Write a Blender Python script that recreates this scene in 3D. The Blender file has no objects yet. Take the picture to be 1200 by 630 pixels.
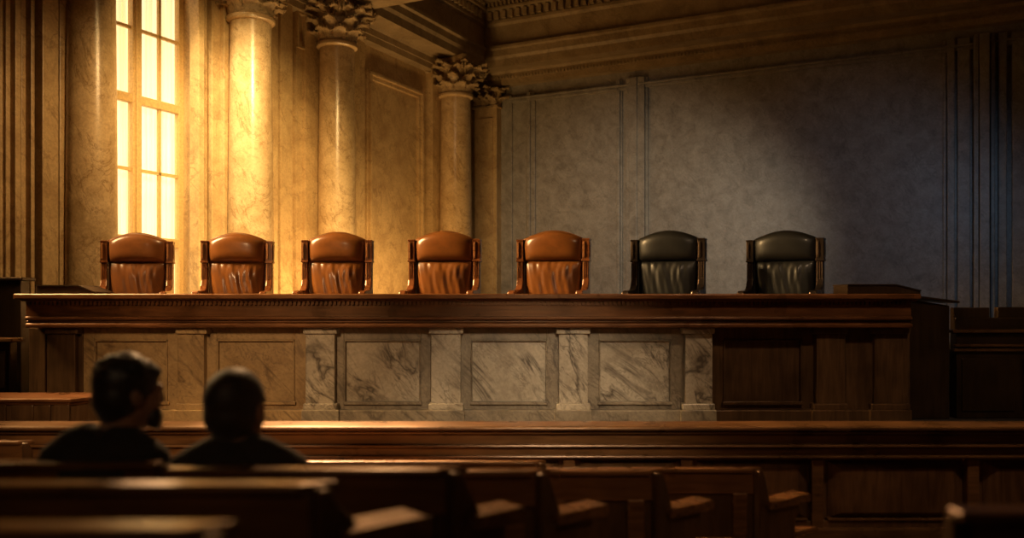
import bpy, bmesh, math, random
from mathutils import Vector, Matrix
random.seed(7)
SC = bpy.context.scene
COL = SC.collection
F = 1020.0            # focal length in px of the 1200 px frame
HY = 357.0            # horizon row
H = 1.94              # eye height
PI = math.pi
sin, cos = math.sin, math.cos

def zy(y, d): return H + (HY - y) * d / F
def xx(px, d): return (px - 600.0) * d / F

# ------------------------------------------------------------------ room frame
D = 22.6
CX = -1.075
MX, MY = 0.8944, -0.4472       # t direction (along back wall, away from left wall)
AX, AY = -0.4472, -0.8944      # s direction (along left wall, towards the viewer)
def R(t, s, z): return (CX + t*MX + s*AX, D + t*MY + s*AY, z)
def s_at(px, t=0.0):
    k = (px-600.0)/F
    return (CX + t*MX - k*(D + t*MY)) / (k*AY - AX)
def t_at(px, s=0.0):
    k = (px-600.0)/F
    return (CX + s*AX - k*(D + s*AY)) / (k*MY - MX)
def depth(t, s): return D + t*MY + s*AY

# ------------------------------------------------------------------ materials
def nmat(name):
    m = bpy.data.materials.new(name); m.use_nodes = True
    nt = m.node_tree; b = nt.nodes['Principled BSDF']
    return m, nt, b
def ramp(nt, stops):
    r = nt.nodes.new('ShaderNodeValToRGB'); e = r.color_ramp.elements
    e[0].position, e[0].color = stops[0][0], (*stops[0][1], 1)
    e[1].position, e[1].color = stops[-1][0], (*stops[-1][1], 1)
    for p, c in stops[1:-1]:
        n = e.new(p); n.color = (*c, 1)
    return r
def coords(nt, scale=(1,1,1), rot=(0,0,0), kind='Object'):
    tc = nt.nodes.new('ShaderNodeTexCoord'); mp = nt.nodes.new('ShaderNodeMapping')
    mp.inputs['Scale'].default_value = scale; mp.inputs['Rotation'].default_value = rot
    nt.links.new(tc.outputs[kind], mp.inputs['Vector']); return mp.outputs['Vector']
def noise(nt, vec, scale, detail=4, rough=.55, dist=0.0):
    n = nt.nodes.new('ShaderNodeTexNoise'); n.inputs['Scale'].default_value = scale
    n.inputs['Detail'].default_value = detail; n.inputs['Roughness'].default_value = rough
    n.inputs['Distortion'].default_value = dist
    nt.links.new(vec, n.inputs['Vector']); return n.outputs['Fac']
def math_(nt, op, a, b=None):
    n = nt.nodes.new('ShaderNodeMath'); n.operation = op
    for i, v in enumerate((a, b)):
        if v is None: continue
        if isinstance(v, (int, float)): n.inputs[i].default_value = v
        else: nt.links.new(v, n.inputs[i])
    return n.outputs[0]
def mix(nt, fac, a, b, mode='MIX'):
    n = nt.nodes.new('ShaderNodeMix'); n.data_type = 'RGBA'; n.blend_type = mode
    for sock, v in ((n.inputs['Factor'], fac), (n.inputs[6], a), (n.inputs[7], b)):
        if isinstance(v, (int, float)): sock.default_value = v
        elif isinstance(v, tuple): sock.default_value = (*v, 1)
        else: nt.links.new(v, sock)
    return n.outputs[2]
def bump(nt, b, h, strength=.2, dist=.02):
    n = nt.nodes.new('ShaderNodeBump'); n.inputs['Strength'].default_value = strength
    n.inputs['Distance'].default_value = dist
    nt.links.new(h, n.inputs['Height']); nt.links.new(n.outputs['Normal'], b.inputs['Normal'])

def marble(name, base, dark, vein, vscale=1.0, rough=.35, veinw=.045, tilt=.7, amount=.8):
    m, nt, b = nmat(name)
    v = coords(nt, (1,1,1), (0, tilt, 0))
    mp2 = nt.nodes.new('ShaderNodeMapping'); mp2.inputs['Scale'].default_value = (1.0,1.0,.36)
    nt.links.new(v, mp2.inputs['Vector']); vs = mp2.outputs['Vector']
    cloud = noise(nt, v, 1.6*vscale, 6, .62, .6)
    r = ramp(nt, [(.3, dark), (.62, base)]); nt.links.new(cloud, r.inputs[0])
    n1 = noise(nt, vs, 1.3*vscale, 5, .6, .9)
    d = math_(nt, 'ABSOLUTE', math_(nt, 'SUBTRACT', n1, .5))
    rv = ramp(nt, [(0, (1,1,1)), (veinw*.35, (.55,.55,.55)), (veinw, (0,0,0))]); nt.links.new(d, rv.inputs[0])
    n2 = noise(nt, vs, 3.4*vscale, 6, .65, 1.2)
    d2 = math_(nt, 'ABSOLUTE', math_(nt, 'SUBTRACT', n2, .5))
    rv2 = ramp(nt, [(0, (.7,.7,.7)), (veinw*.7, (0,0,0))]); nt.links.new(d2, rv2.inputs[0])
    msk = noise(nt, v, 1.1*vscale, 2)
    rm = ramp(nt, [(.36, (.12,.12,.12)), (.56, (1,1,1))]); nt.links.new(msk, rm.inputs[0])
    vf = math_(nt, 'MULTIPLY', math_(nt, 'MULTIPLY', math_(nt, 'MAXIMUM', rv.outputs[0], rv2.outputs[0]), rm.outputs[0]), amount)
    c = mix(nt, vf, r.outputs[0], vein)
    fine = noise(nt, v, 28, 4, .7)
    rf = ramp(nt, [(.3, (.78,.78,.78)), (.7, (1.1,1.1,1.1))]); nt.links.new(fine, rf.inputs[0])
    c = mix(nt, 1.0, c, rf.outputs[0], 'MULTIPLY')
    nt.links.new(c, b.inputs['Base Color'])
    b.inputs['Roughness'].default_value = rough
    bump(nt, b, fine, .12, .01)
    return m
def wood(name, c1, c2, rough=.33, scale=(1.2, 14, 14), coat=.3, tint=1.0):
    m, nt, b = nmat(name)
    v = coords(nt, scale)
    n = noise(nt, v, 1.5, 6, .6, .8)
    r = ramp(nt, [(.3, c1), (.7, c2)]); nt.links.new(n, r.inputs[0])
    v2 = coords(nt, (1,1,1)); n2 = noise(nt, v2, 2.3, 3)
    rf = ramp(nt, [(.3, (.6,.6,.6)), (.7, (1.15,1.1,1.05))]); nt.links.new(n2, rf.inputs[0])
    c = mix(nt, 1.0, r.outputs[0], rf.outputs[0], 'MULTIPLY')
    nt.links.new(c, b.inputs['Base Color'])
    rr = ramp(nt, [(.3, (rough*.75,)*3), (.7, (rough*1.35,)*3)]); nt.links.new(n2, rr.inputs[0])
    nt.links.new(rr.outputs[0], b.inputs['Roughness'])
    b.inputs['Coat Weight'].default_value = coat; b.inputs['Coat Roughness'].default_value = .22
    b.inputs['Specular Tint'].default_value = (1,.66,.40,1); b.inputs['Coat Tint'].default_value = (1,.7,.42,1)
    bump(nt, b, n, .12, .01)
    return m
def leather(name, c1, c2, rough=.32):
    m, nt, b = nmat(name)
    v = coords(nt)
    n = noise(nt, v, 5, 4, .55, .3)
    r = ramp(nt, [(.15, c1), (.62, c2)]); nt.links.new(n, r.inputs[0])
    vo = nt.nodes.new('ShaderNodeTexVoronoi'); vo.inputs['Scale'].default_value = 90
    nt.links.new(v, vo.inputs['Vector'])
    nt.links.new(r.outputs[0], b.inputs['Base Color'])
    b.inputs['Roughness'].default_value = rough
    b.inputs['Coat Weight'].default_value = .45; b.inputs['Coat Roughness'].default_value = .16; b.inputs['Specular IOR Level'].default_value = .3
    h = math_(nt, 'ADD', math_(nt, 'MULTIPLY', vo.outputs['Distance'], .25), n)
    bump(nt, b, h, .10, .008)
    return m
def plain(name, c, rough=.7, sheen=0):
    m, nt, b = nmat(name)
    v = coords(nt); n = noise(nt, v, 30, 4)
    r = ramp(nt, [(.3, tuple(x*.8 for x in c)), (.7, tuple(x*1.15 for x in c))]); nt.links.new(n, r.inputs[0])
    nt.links.new(r.outputs[0], b.inputs['Base Color'])
    b.inputs['Roughness'].default_value = rough; b.inputs['Sheen Weight'].default_value = sheen
    bump(nt, b, n, .15, .01)
    return m

M = {}
M['gold'] = marble('golden_marble', (.62,.44,.22), (.43,.28,.13), (.22,.12,.045), 1.5, .38, .022, amount=.65)
M['column'] = marble('column_marble', (.66,.48,.27), (.46,.31,.15), (.22,.12,.045), 1.9, .24, .022, amount=.65)
M['carved'] = marble('carved_stone', (.50,.36,.19), (.30,.20,.10), (.15,.09,.04), 2.2, .5, .03)
M['entab'] = marble('entablature_stone', (.42,.31,.18), (.27,.19,.10), (.12,.08,.04), 1.2, .5, .03, amount=.4)
M['plaster'] = marble('grey_plaster', (.35,.32,.275), (.22,.197,.168), (.10,.09,.075), 2.4, .42, .02, amount=.5)
M['bench_marble'] = marble('bench_marble', (.56,.49,.38), (.38,.315,.23), (.07,.052,.036), 1.5, .3, .038, .69, .95)
M['bench_gold'] = marble('bench_marble_gold', (.42,.28,.13), (.27,.165,.07), (.10,.055,.025), 1.6, .34, .03, .69, .8)
M['bench_stone'] = marble('bench_frame_stone', (.33,.27,.19), (.21,.165,.11), (.07,.05,.035), 1.6, .4, .04, .69, .8)
M['bench_wood'] = wood('bench_mahogany', (.060,.025,.010), (.16,.070,.028), .3, (1.2,14,14))
M['bench_panel_wood'] = wood('bench_panel_wood', (.042,.026,.014), (.105,.064,.034), .4, (14,14,1.2))
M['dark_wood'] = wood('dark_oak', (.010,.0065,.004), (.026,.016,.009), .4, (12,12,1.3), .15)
M['pew_wood'] = wood('pew_oak', (.058,.030,.013), (.17,.088,.038), .28, (1.4,16,16), .35)
M['pew_end'] = wood('pew_end_oak', (.032,.018,.009), (.085,.046,.022), .4, (10,10,1.6), .2)
M['rail_wood'] = wood('rail_oak', (.050,.028,.013), (.145,.080,.036), .3, (1.2,16,16), .35)
M['rail_panel'] = wood('rail_panel_oak', (.045,.024,.011), (.12,.064,.03), .42, (12,12,1.4), .2)
M['chair_wood'] = wood('chair_mahogany', (.08,.032,.013), (.24,.10,.04), .25, (14,14,1.4), .5)
M['chair_lit'] = wood('lit_mahogany', (.20,.10,.045), (.40,.22,.10), .25, (14,14,1.4), .5)  # paler mahogany: light on the post faces put into the colour
M['black_lit'] = wood('lit_black_wood', (.03,.028,.026), (.07,.065,.06), .3, (14,14,1.4), .5)  # paler black: the same lit strip painted for the black chairs
M['chair_black'] = wood('ebonised_wood', (.008,.008,.009), (.022,.021,.022), .3, (14,14,1.4), .4)
M['leather'] = leather('brown_leather', (.060,.021,.006), (.185,.066,.015), .3)
M['leather_dark'] = leather('dark_brown_leather', (.07,.025,.008), (.19,.070,.020), .34)
M['leather_black'] = leather('black_leather', (.005,.005,.005), (.013,.013,.0125), .44)
M['leather_black'].node_tree.nodes['Principled BSDF'].inputs['Coat Weight'].default_value = .12
M['leather_black'].node_tree.nodes['Principled BSDF'].inputs['Specular IOR Level'].default_value = .35
M['floor'] = wood('floor_boards', (.03,.016,.008), (.07,.038,.018), .4, (10,1.2,10), .1)
M['carpet'] = plain('dais_carpet', (.03,.022,.018), .95)
M['ceil'] = plain('ceiling_plaster', (.22,.16,.10), .8)
M['skin'] = plain('skin', (.34,.19,.12), .5)
M['hair'] = plain('dark_hair', (.022,.016,.012), .45, .3)
M['hair2'] = plain('short_brown_hair', (.035,.022,.015), .55, .3)
M['suit'] = plain('dark_suit', (.020,.017,.013), .85, .2)
M['suit2'] = plain('charcoal_jacket', (.028,.022,.016), .85, .2)
M['brass'] = plain('aged_brass', (.30,.19,.08), .35)
M['brass'].node_tree.nodes['Principled BSDF'].inputs['Metallic'].default_value = .8
M['shoe'] = plain('black_shoe', (.012,.01,.01), .35)
M['window_wood'] = plain('window_frame_paint', (.55,.36,.15), .45)
# sheer curtain glowing with daylight behind it: soft vertical folds
m, nt, b = nmat('sheer_curtain')
v = coords(nt, (1,1,.02)); n = noise(nt, v, 6.5, 3, .6)
r = ramp(nt, [(.34, (1.0,.62,.24)), (.5, (1.0,.76,.40)), (.64, (1.0,.86,.58))]); nt.links.new(n, r.inputs[0])
nt.links.new(r.outputs[0], b.inputs['Emission Color']); b.inputs['Emission Strength'].default_value = 1.18
b.inputs['Base Color'].default_value = (.8,.7,.5,1); b.inputs['Roughness'].default_value = .9
M['curtain'] = m
m, nt, b = nmat('window_glass')
b.inputs['Base Color'].default_value = (1,.97,.9,1); b.inputs['Roughness'].default_value = .05
b.inputs['Alpha'].default_value = .12
M['glass'] = m

# ------------------------------------------------------------------ mesh builder
class MB:
    def __init__(self): self.v = []; self.f = []
    def add(self, vs, fs):
        o = len(self.v); self.v += [tuple(p) for p in vs]; self.f += [[i+o for i in f] for f in fs]
    def box(self, x0, x1, y0, y1, z0, z1, tf=None):
        vs = [(x,y,z) for z in (z0,z1) for x,y in ((x0,y0),(x1,y0),(x1,y1),(x0,y1))]
        if tf: vs = [tf(*p) for p in vs]
        self.add(vs, [(0,1,2,3),(4,5,6,7),(0,1,5,4),(1,2,6,5),(2,3,7,6),(3,0,4,7)]); return self
    def prism(self, pts, fn0, fn1):
        n = len(pts); vs = [fn0(*p) for p in pts] + [fn1(*p) for p in pts]
        self.add(vs, [list(range(n)), list(range(n,2*n))] + [(i,(i+1)%n,(i+1)%n+n,i+n) for i in range(n)]); return self
    def lathe(self, prof, cx, cy, n=32, fn=None):
        vs = []
        for r, z in prof:
            for i in range(n):
                a = 2*PI*i/n; vs.append((cx + r*cos(a), cy + r*sin(a), z))
        fs = [(j*n+i, j*n+(i+1)%n, (j+1)*n+(i+1)%n, (j+1)*n+i) for j in range(len(prof)-1) for i in range(n)]
        fs += [list(range(n)), [(len(prof)-1)*n+i for i in range(n)]]
        if fn: vs = [fn(*p) for p in vs]
        self.add(vs, fs); return self
    def tube(self, pts, rads, n=8, flat=1.0):
        pts = [Vector(p) for p in pts]
        if isinstance(rads, (int,float)): rads = [rads]*len(pts)
        vs = []
        for i, p in enumerate(pts):
            d = (pts[min(i+1,len(pts)-1)] - pts[max(i-1,0)]).normalized()
            up = Vector((0,0,1)) if abs(d.z) < .9 else Vector((1,0,0))
            a = d.cross(up).normalized(); b2 = a.cross(d).normalized()
            for k in range(n):
                an = 2*PI*k/n; vs.append(p + a*cos(an)*rads[i] + b2*sin(an)*rads[i]*flat)
        fs = [(j*n+i, j*n+(i+1)%n, (j+1)*n+(i+1)%n, (j+1)*n+i) for j in range(len(pts)-1) for i in range(n)]
        fs += [list(range(n)), [(len(pts)-1)*n+i for i in range(n)]]
        self.add(vs, fs); return self
    def ell(self, c, r, nu=20, nv=14, rot=None, fn=None):
        vs = []; c = Vector(c)
        for j in range(1, nv):
            ph = PI*j/nv
            for i in range(nu):
                th = 2*PI*i/nu
                p = Vector((r[0]*sin(ph)*cos(th), r[1]*sin(ph)*sin(th), r[2]*cos(ph)))
                if fn: p = fn(p)
                if rot: p = rot @ p
                vs.append(c + p)
        for z in (r[2], -r[2]):
            p = Vector((0,0,z))
            if fn: p = fn(p)
            if rot: p = rot @ p
            vs.append(c+p)
        T = (nv-1)*nu
        fs = [(j*nu+i, j*nu+(i+1)%nu, (j+1)*nu+(i+1)%nu, (j+1)*nu+i) for j in range(nv-2) for i in range(nu)]
        fs += [(T, (i+1)%nu, i) for i in range(nu)] + [(T+1, (nv-2)*nu+i, (nv-2)*nu+(i+1)%nu) for i in range(nu)]
        self.add(vs, fs); return self
    def build(self, name, m, parent=None, bevel=0, smooth=False, seg=2, loc=None):
        me = bpy.data.meshes.new(name); me.from_pydata(self.v, [], self.f)
        bm = bmesh.new(); bm.from_mesh(me)
        bmesh.ops.recalc_face_normals(bm, faces=bm.faces); bm.to_mesh(me); bm.free()
        me.materials.append(m)
        o = bpy.data.objects.new(name, me); COL.objects.link(o)
        if parent is not None: o.parent = parent
        if loc: o.location = loc
        if bevel:
            bv = o.modifiers.new('bevel', 'BEVEL'); bv.width = bevel; bv.segments = seg
            bv.limit_method = 'ANGLE'; bv.angle_limit = math.radians(35); bv.harden_normals = False
        if smooth:
            for p in me.polygons: p.use_smooth = True
            if smooth != 'all':
                me.set_sharp_from_angle(angle=math.radians(38))
        return o

def thing(name, label, cat, loc=(0,0,0), rz=0, group=None):
    o = bpy.data.objects.new(name, None); COL.objects.link(o)
    o.location = loc; o.rotation_euler = (0,0,rz); o.empty_display_size = .1
    tag(o, label, cat, group); return o
def tag(o, label, cat, group=None):
    o['label'] = label; o['category'] = cat
    if group: o['group'] = group
    return o
def struct(o): o['kind'] = 'structure'; return o
def copy_tree(o, parent=None):
    c = o.copy(); COL.objects.link(c)
    if parent is not None: c.parent = parent
    for ch in [x for x in list(COL.objects) if x.parent == o]: copy_tree(ch, c)
    return c

# ================================================================== ROOM SHELL
ZT = H + 7.75
SL, TL = 27.0, 22.5      # room length along s and t
def Rb(mb, t0,t1,s0,s1,z0,z1): return mb.box(t0,t1,s0,s1,z0,z1, R)

struct(Rb(MB(), -.5,TL+.5,-.5,SL+.5,-.2,0).build('floor', M['floor']))
struct(Rb(MB(), -.5,TL+.5,-.5,SL+.5,ZT,ZT+.3).build('ceiling', M['ceil']))
struct(Rb(MB(), -.6,TL+.6,-.6,0,0,ZT).build('wall_back', M['plaster']))
struct(Rb(MB(), TL,TL+.4,0,SL,0,ZT).build('wall_right', M['plaster']))
struct(Rb(MB(), -.6,TL+.6,SL,SL+.4,0,ZT).build('wall_front', M['gold']))
# left wall with the window opening
WS1 = s_at(92, -.3); WS0 = s_at(229, 0.0)      # near and far jamb
WZ0, WZ1 = H-.35, H+6.35
mb = MB()
Rb(mb, -.6,0,0,WS0,0,ZT); Rb(mb, -.6,0,WS1,SL,0,ZT)
Rb(mb, -.6,0,WS0,WS1,0,WZ0); Rb(mb, -.6,0,WS0,WS1,WZ1,ZT)
struct(mb.build('wall_left', M['gold']))

# window: frame, mullions, glazing bars, glass and sheer curtain
WT = -.32
win = bpy.data.objects.new('window_1', None); COL.objects.link(win); struct(win)
mb = MB()
Rb(mb, WT-.05,WT+.06,WS0,WS0+.10,WZ0,WZ1); Rb(mb, WT-.05,WT+.06,WS1-.10,WS1,WZ0,WZ1)
Rb(mb, WT-.05,WT+.06,WS0,WS1,WZ0,WZ0+.12); Rb(mb, WT-.05,WT+.06,WS0,WS1,WZ1-.12,WZ1)
mb.build('window_frame', M['window_wood'], win, .008)
sm = s_at(157.5, WT)
Rb(MB(), WT-.05,WT+.07,sm-.085,sm+.085,WZ0+.12,WZ1-.12).build('mullion', M['window_wood'], win, .01)
Rb(MB(), WT+.07,WT+.10,sm-.04,sm+.04,WZ0+.12,WZ1-.12).build('mullion', M['window_wood'], win, .01)
dw = depth(WT, s_at(185, WT)); dl = depth(WT, s_at(140, WT))
sbar = s_at(186, WT)
Rb(MB(), WT-.02,WT+.03,sbar-.024,sbar+.024,WZ0+.12,WZ1-.12).build('glazing_bar', M['window_wood'], win)
zth = zy(112, dl)
dz = (zy(28, dl) - zth)
for k in (-2, 0, 2):
    z = zth + k*dz
    hgt = .07 if k == 0 else .07
    Rb(MB(), WT-.04,WT+.05,WS0+.08,WS1-.08,z-hgt,z+hgt).build('transom', M['window_wood'], win, .008)
for k in (-3, -1, 1, 3):
    z = zth + k*dz
    Rb(MB(), WT-.02,WT+.03,WS0+.08,WS1-.08,z-.024,z+.024).build('glazing_bar', M['window_wood'], win)
# curtain with real folds
mb = MB(); N = 120; vs = []; 
for i in range(N+1):
    s = WS0-.05 + (WS1-WS0+.1)*i/N
    t = WT-.16 + .028*sin(i*1.05) + .012*sin(i*2.3+1)
    vs += [R(t,s,WZ0-.05), R(t,s,WZ1+.05)]
mb.add(vs, [(2*i,2*i+2,2*i+3,2*i+1) for i in range(N)])
mb.build('sheer_curtain', M['curtain'], win, smooth='all')
Rb(MB(), WT-.008,WT-.002,WS0+.02,WS1-.02,WZ0+.02,WZ1-.02).build('glass_pane', M['glass'], win)

# vertical profiles on the walls, given as (px, protrusion)
NT = [0]
def trim(mb, mat, **k):
    NT[0] += 1; return struct(mb.build('trim_%d' % NT[0], mat, **k))
def left_profile(strips, z0, z1, mat, bevel=.012):
    mb = MB()
    for a, b_, t in strips:
        s1, s0 = s_at(a, t), s_at(b_, t)
        if s1 < s0: s0, s1 = s1, s0
        Rb(mb, -.01, t, s0, s1, z0, z1)
    return trim(mb, mat, bevel=bevel)
ZB = 0.0
ZA = H + 5.53
left_profile([(-150,-95,.3),(-95,-60,.5),(-58,-20,.25),(-20,-2,.42),(0,6,.30),(7,17,.36),(18,25,.46),(36.5,41,.44),(50,69,.52),(70,79,.42)], ZB, ZA+.3, M['gold'])
left_profile([(25,36,.33),(42,49,.34),(79,92,.3)], ZB, ZA+.3, M['gold'])
left_profile([(229.5,232,.10),(233,240,.20),(240.5,243,.13)], ZB, ZA+.3, M['gold'])
left_profile([(244,248,.08),(248.5,258,.17),(258.5,262,.10),(262.5,326,.26)], ZB, ZA+.3, M['gold'])
left_profile([(327,329,.12),(329,343,.22)], ZB, ZA+.3, M['gold'])
left_profile([(347,428,.08),(358,422,.16)], ZB, ZA+.3, M['gold'])
left_profile([(504,507,.12),(507,560,.20)], ZB, ZA+.3, M['gold'])
# big wall panel between the third and fourth column: raised moulding frame
sA, sB = s_at(430, .06), s_at(496, .06)
zpt = zy(82, depth(0, s_at(432)))
mb = MB()
def frame_local(mb, s0, s1, z0, z1, w, p, t0=0):
    Rb(mb, t0-.01,t0+p,s0,s0+w,z0,z1); Rb(mb, t0-.01,t0+p,s1-w,s1,z0,z1)
    Rb(mb, t0-.01,t0+p,s0+w,s1-w,z1-w,z1); Rb(mb, t0-.01,t0+p,s0+w,s1-w,z0,z0+w)
frame_local(mb, sB, sA, H-.6, zpt, .20, .07)
frame_local(mb, sB+.05, sA-.05, H-.55, zpt-.05, .07, .13)
trim(mb, M['gold'], bevel=.015)
# small square panel heads on the pilaster beside the third column
mb = MB(); d3 = depth(.16, s_at(352,.1))
frame_local(mb, s_at(371,.1), s_at(346.5,.1), zy(57,d3), zy(14,d3), .05, .035, .12)
trim(mb, M['gold'], bevel=.01)
# low base course along the left wall
Rb(mb := MB(), 0,.10,0,WS0-.3,0,.9)
trim(mb, M['gold'], bevel=.02)

# ---- entablature : profile in (protrusion, z) swept along both walls with an inner mitre
E_T = .88
def entab_profile():
    z = lambda h: H + h
    return [(0,z(5.53)),(.24,z(5.53)),(.24,z(5.66)),(.28,z(5.66)),(.28,z(5.79)),(.34,z(5.84)),(E_T,z(5.80)),(E_T,z(5.98)),(E_T+.04,z(6.05)),(E_T+.04,z(6.20)),
            (E_T+.10,z(6.23)),(E_T+.10,z(6.29)),(E_T-.02,z(6.31)),(E_T-.02,z(6.80)),(E_T+.06,z(6.85)),(E_T+.06,z(6.92)),
            (E_T+.02,z(6.92)),(E_T+.02,z(7.13)),(E_T+.16,z(7.17)),(E_T+.16,z(7.22)),(E_T+.12,z(7.22)),(E_T+.12,z(7.34)),(E_T+.42,z(7.38)),(E_T+.46,z(7.56)),(E_T+.56,z(7.62)),(E_T+.56,z(7.75)),(0,z(7.75))]
P = entab_profile()
mb = MB(); mb.prism(P, lambda p,z: R(p, SL, z), lambda p,z: R(p, p, z)); trim(mb, M['entab'])
mb = MB(); mb.prism(P, lambda p,z: R(TL, p, z), lambda p,z: R(p, p, z)); trim(mb, M['entab'])
# dentils: pattern of the cornice, two fine rows
mb = MB()
k = 0; x = E_T+.16
while x < 16:
    Rb(mb, x, x+.10, E_T, E_T+.13, H+6.94, H+7.12)
    if x > E_T+.3: Rb(mb, E_T, E_T+.13, x, x+.10, H+6.94, H+7.12)
    x += .19
x = E_T+.2
while x < 12:
    Rb(mb, x, x+.05, E_T+.1, E_T+.20, H+7.24, H+7.33)
    if x > E_T+.3: Rb(mb, E_T+.1, E_T+.20, x, x+.05, H+7.24, H+7.33)
    x += .11
trim(mb, M['entab'])
# bead line under the lower architrave on the back wall
mb = MB(); x = .6
while x < 14:
    Rb(mb, x, x+.045, .26,.32, H+5.67,H+5.715); x += .085
trim(mb, M['entab'])
# cross beam springing from the third column
S3 = s_at(395, .55)
mb = MB(); Rb(mb, 1.12, TL, S3-.42, S3+.50, H+5.73, H+7.75)
Rb(mb, .3, 1.12, S3-.42, S3+.50, H+5.80, H+7.7)
Rb(mb, 1.1, TL, S3-.48, S3+.56, H+5.86, H+5.96)
trim(mb, M['entab'], bevel=.02)

# ---- back wall pilasters and panel mouldings
def back_profile(strips, z0, z1, mat, bevel=.012):
    mb = MB()
    for a, b_, p in strips:
        Rb(mb, t_at(a,p), t_at(b_,p), -.01, p, z0, z1)
    return trim(mb, mat, bevel=bevel)
back_profile([(584,600,.05),(617,621,.10),(621,627,.05)], 0, H+5.3, M['plaster'])
back_profile([(722,726,.09),(726.5,729,.04),(733,755,.13),(737,746,.16),(756,759,.06)], 0, H+5.35, M['plaster'])
back_profile([(1105,1109,.06),(1110,1119,.12),(1122,1137,.10),(1141,1147,.24),(1148,1160,.30),(1161,1166,.22),(1170,1180,.14),(1186,1230,.10)], 0, H+5.35, M['plaster'])
mb = MB()
Rb(mb, t_at(600,0), TL, -.01,.09, H+5.10,H+5.17); Rb(mb, t_at(600,0), TL, -.01,.14, H+5.17,H+5.22)
trim(mb, M['plaster'], bevel=.012)
# chair rail / base course of the back wall
Rb(mb := MB(), .3, TL, 0,.12, 0, 1.05); trim(mb, M['plaster'], bevel=.02)

# ================================================================== COLUMNS
def leaf(mb, base, out, side, h, w, curl, tf_z, rows=7, cols=4, thick=.0):
    """one acanthus leaf: a lobed blade that climbs the bell and curls outwards at the tip"""
    vs = []; lob = []
    for j in range(rows+1):
        v = j/rows
        zz = h*min(v*1.12, 1.0) - (0 if v < .82 else (v-.82)*h*.55)
        rad = .012 + .05*v + curl*max(0, v-.55)**1.5*3.2
        ww = w*(1-.28*v**2)*(1+.20*cos(v*PI*6))*.5
        if j == rows: ww *= .7
        for i in range(-cols, cols+1):
            u = i/cols
            ridge = .014*(1-abs(u)) + .006*cos(u*PI*3)
            p = base + out*(rad + ridge - .012*u*u) + side*(u*ww) + Vector((0,0,zz - .035*abs(u)*v))
            vs.append(p)
            if j in (2,3,4,5,6) and abs(i) == cols: lob.append((p, .030*(1-.35*v)))
            if j == rows and i % 2 == 0: lob.append((p + out*.012, .024))
    for p, q in lob: mb.ell(p, (q*.8, q*.8, q*1.25), 8, 6)
    n = 2*cols+1
    fs = [(j*n+i, j*n+i+1, (j+1)*n+i+1, (j+1)*n+i) for j in range(rows) for i in range(n-1)]
    mb.add(vs, fs)
def spiral(c, out, up, r0, turns=1.6, n=22):
    pts = []
    for i in range(n+1):
        a = i/n*turns*2*PI; r = r0*(1-.78*i/n)
        pts.append(c + out*(r*sin(a)) + up*(r*cos(a)))
    return pts
RC = .355
ZN = H + 4.97
ZTOP = H + 5.79
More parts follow.
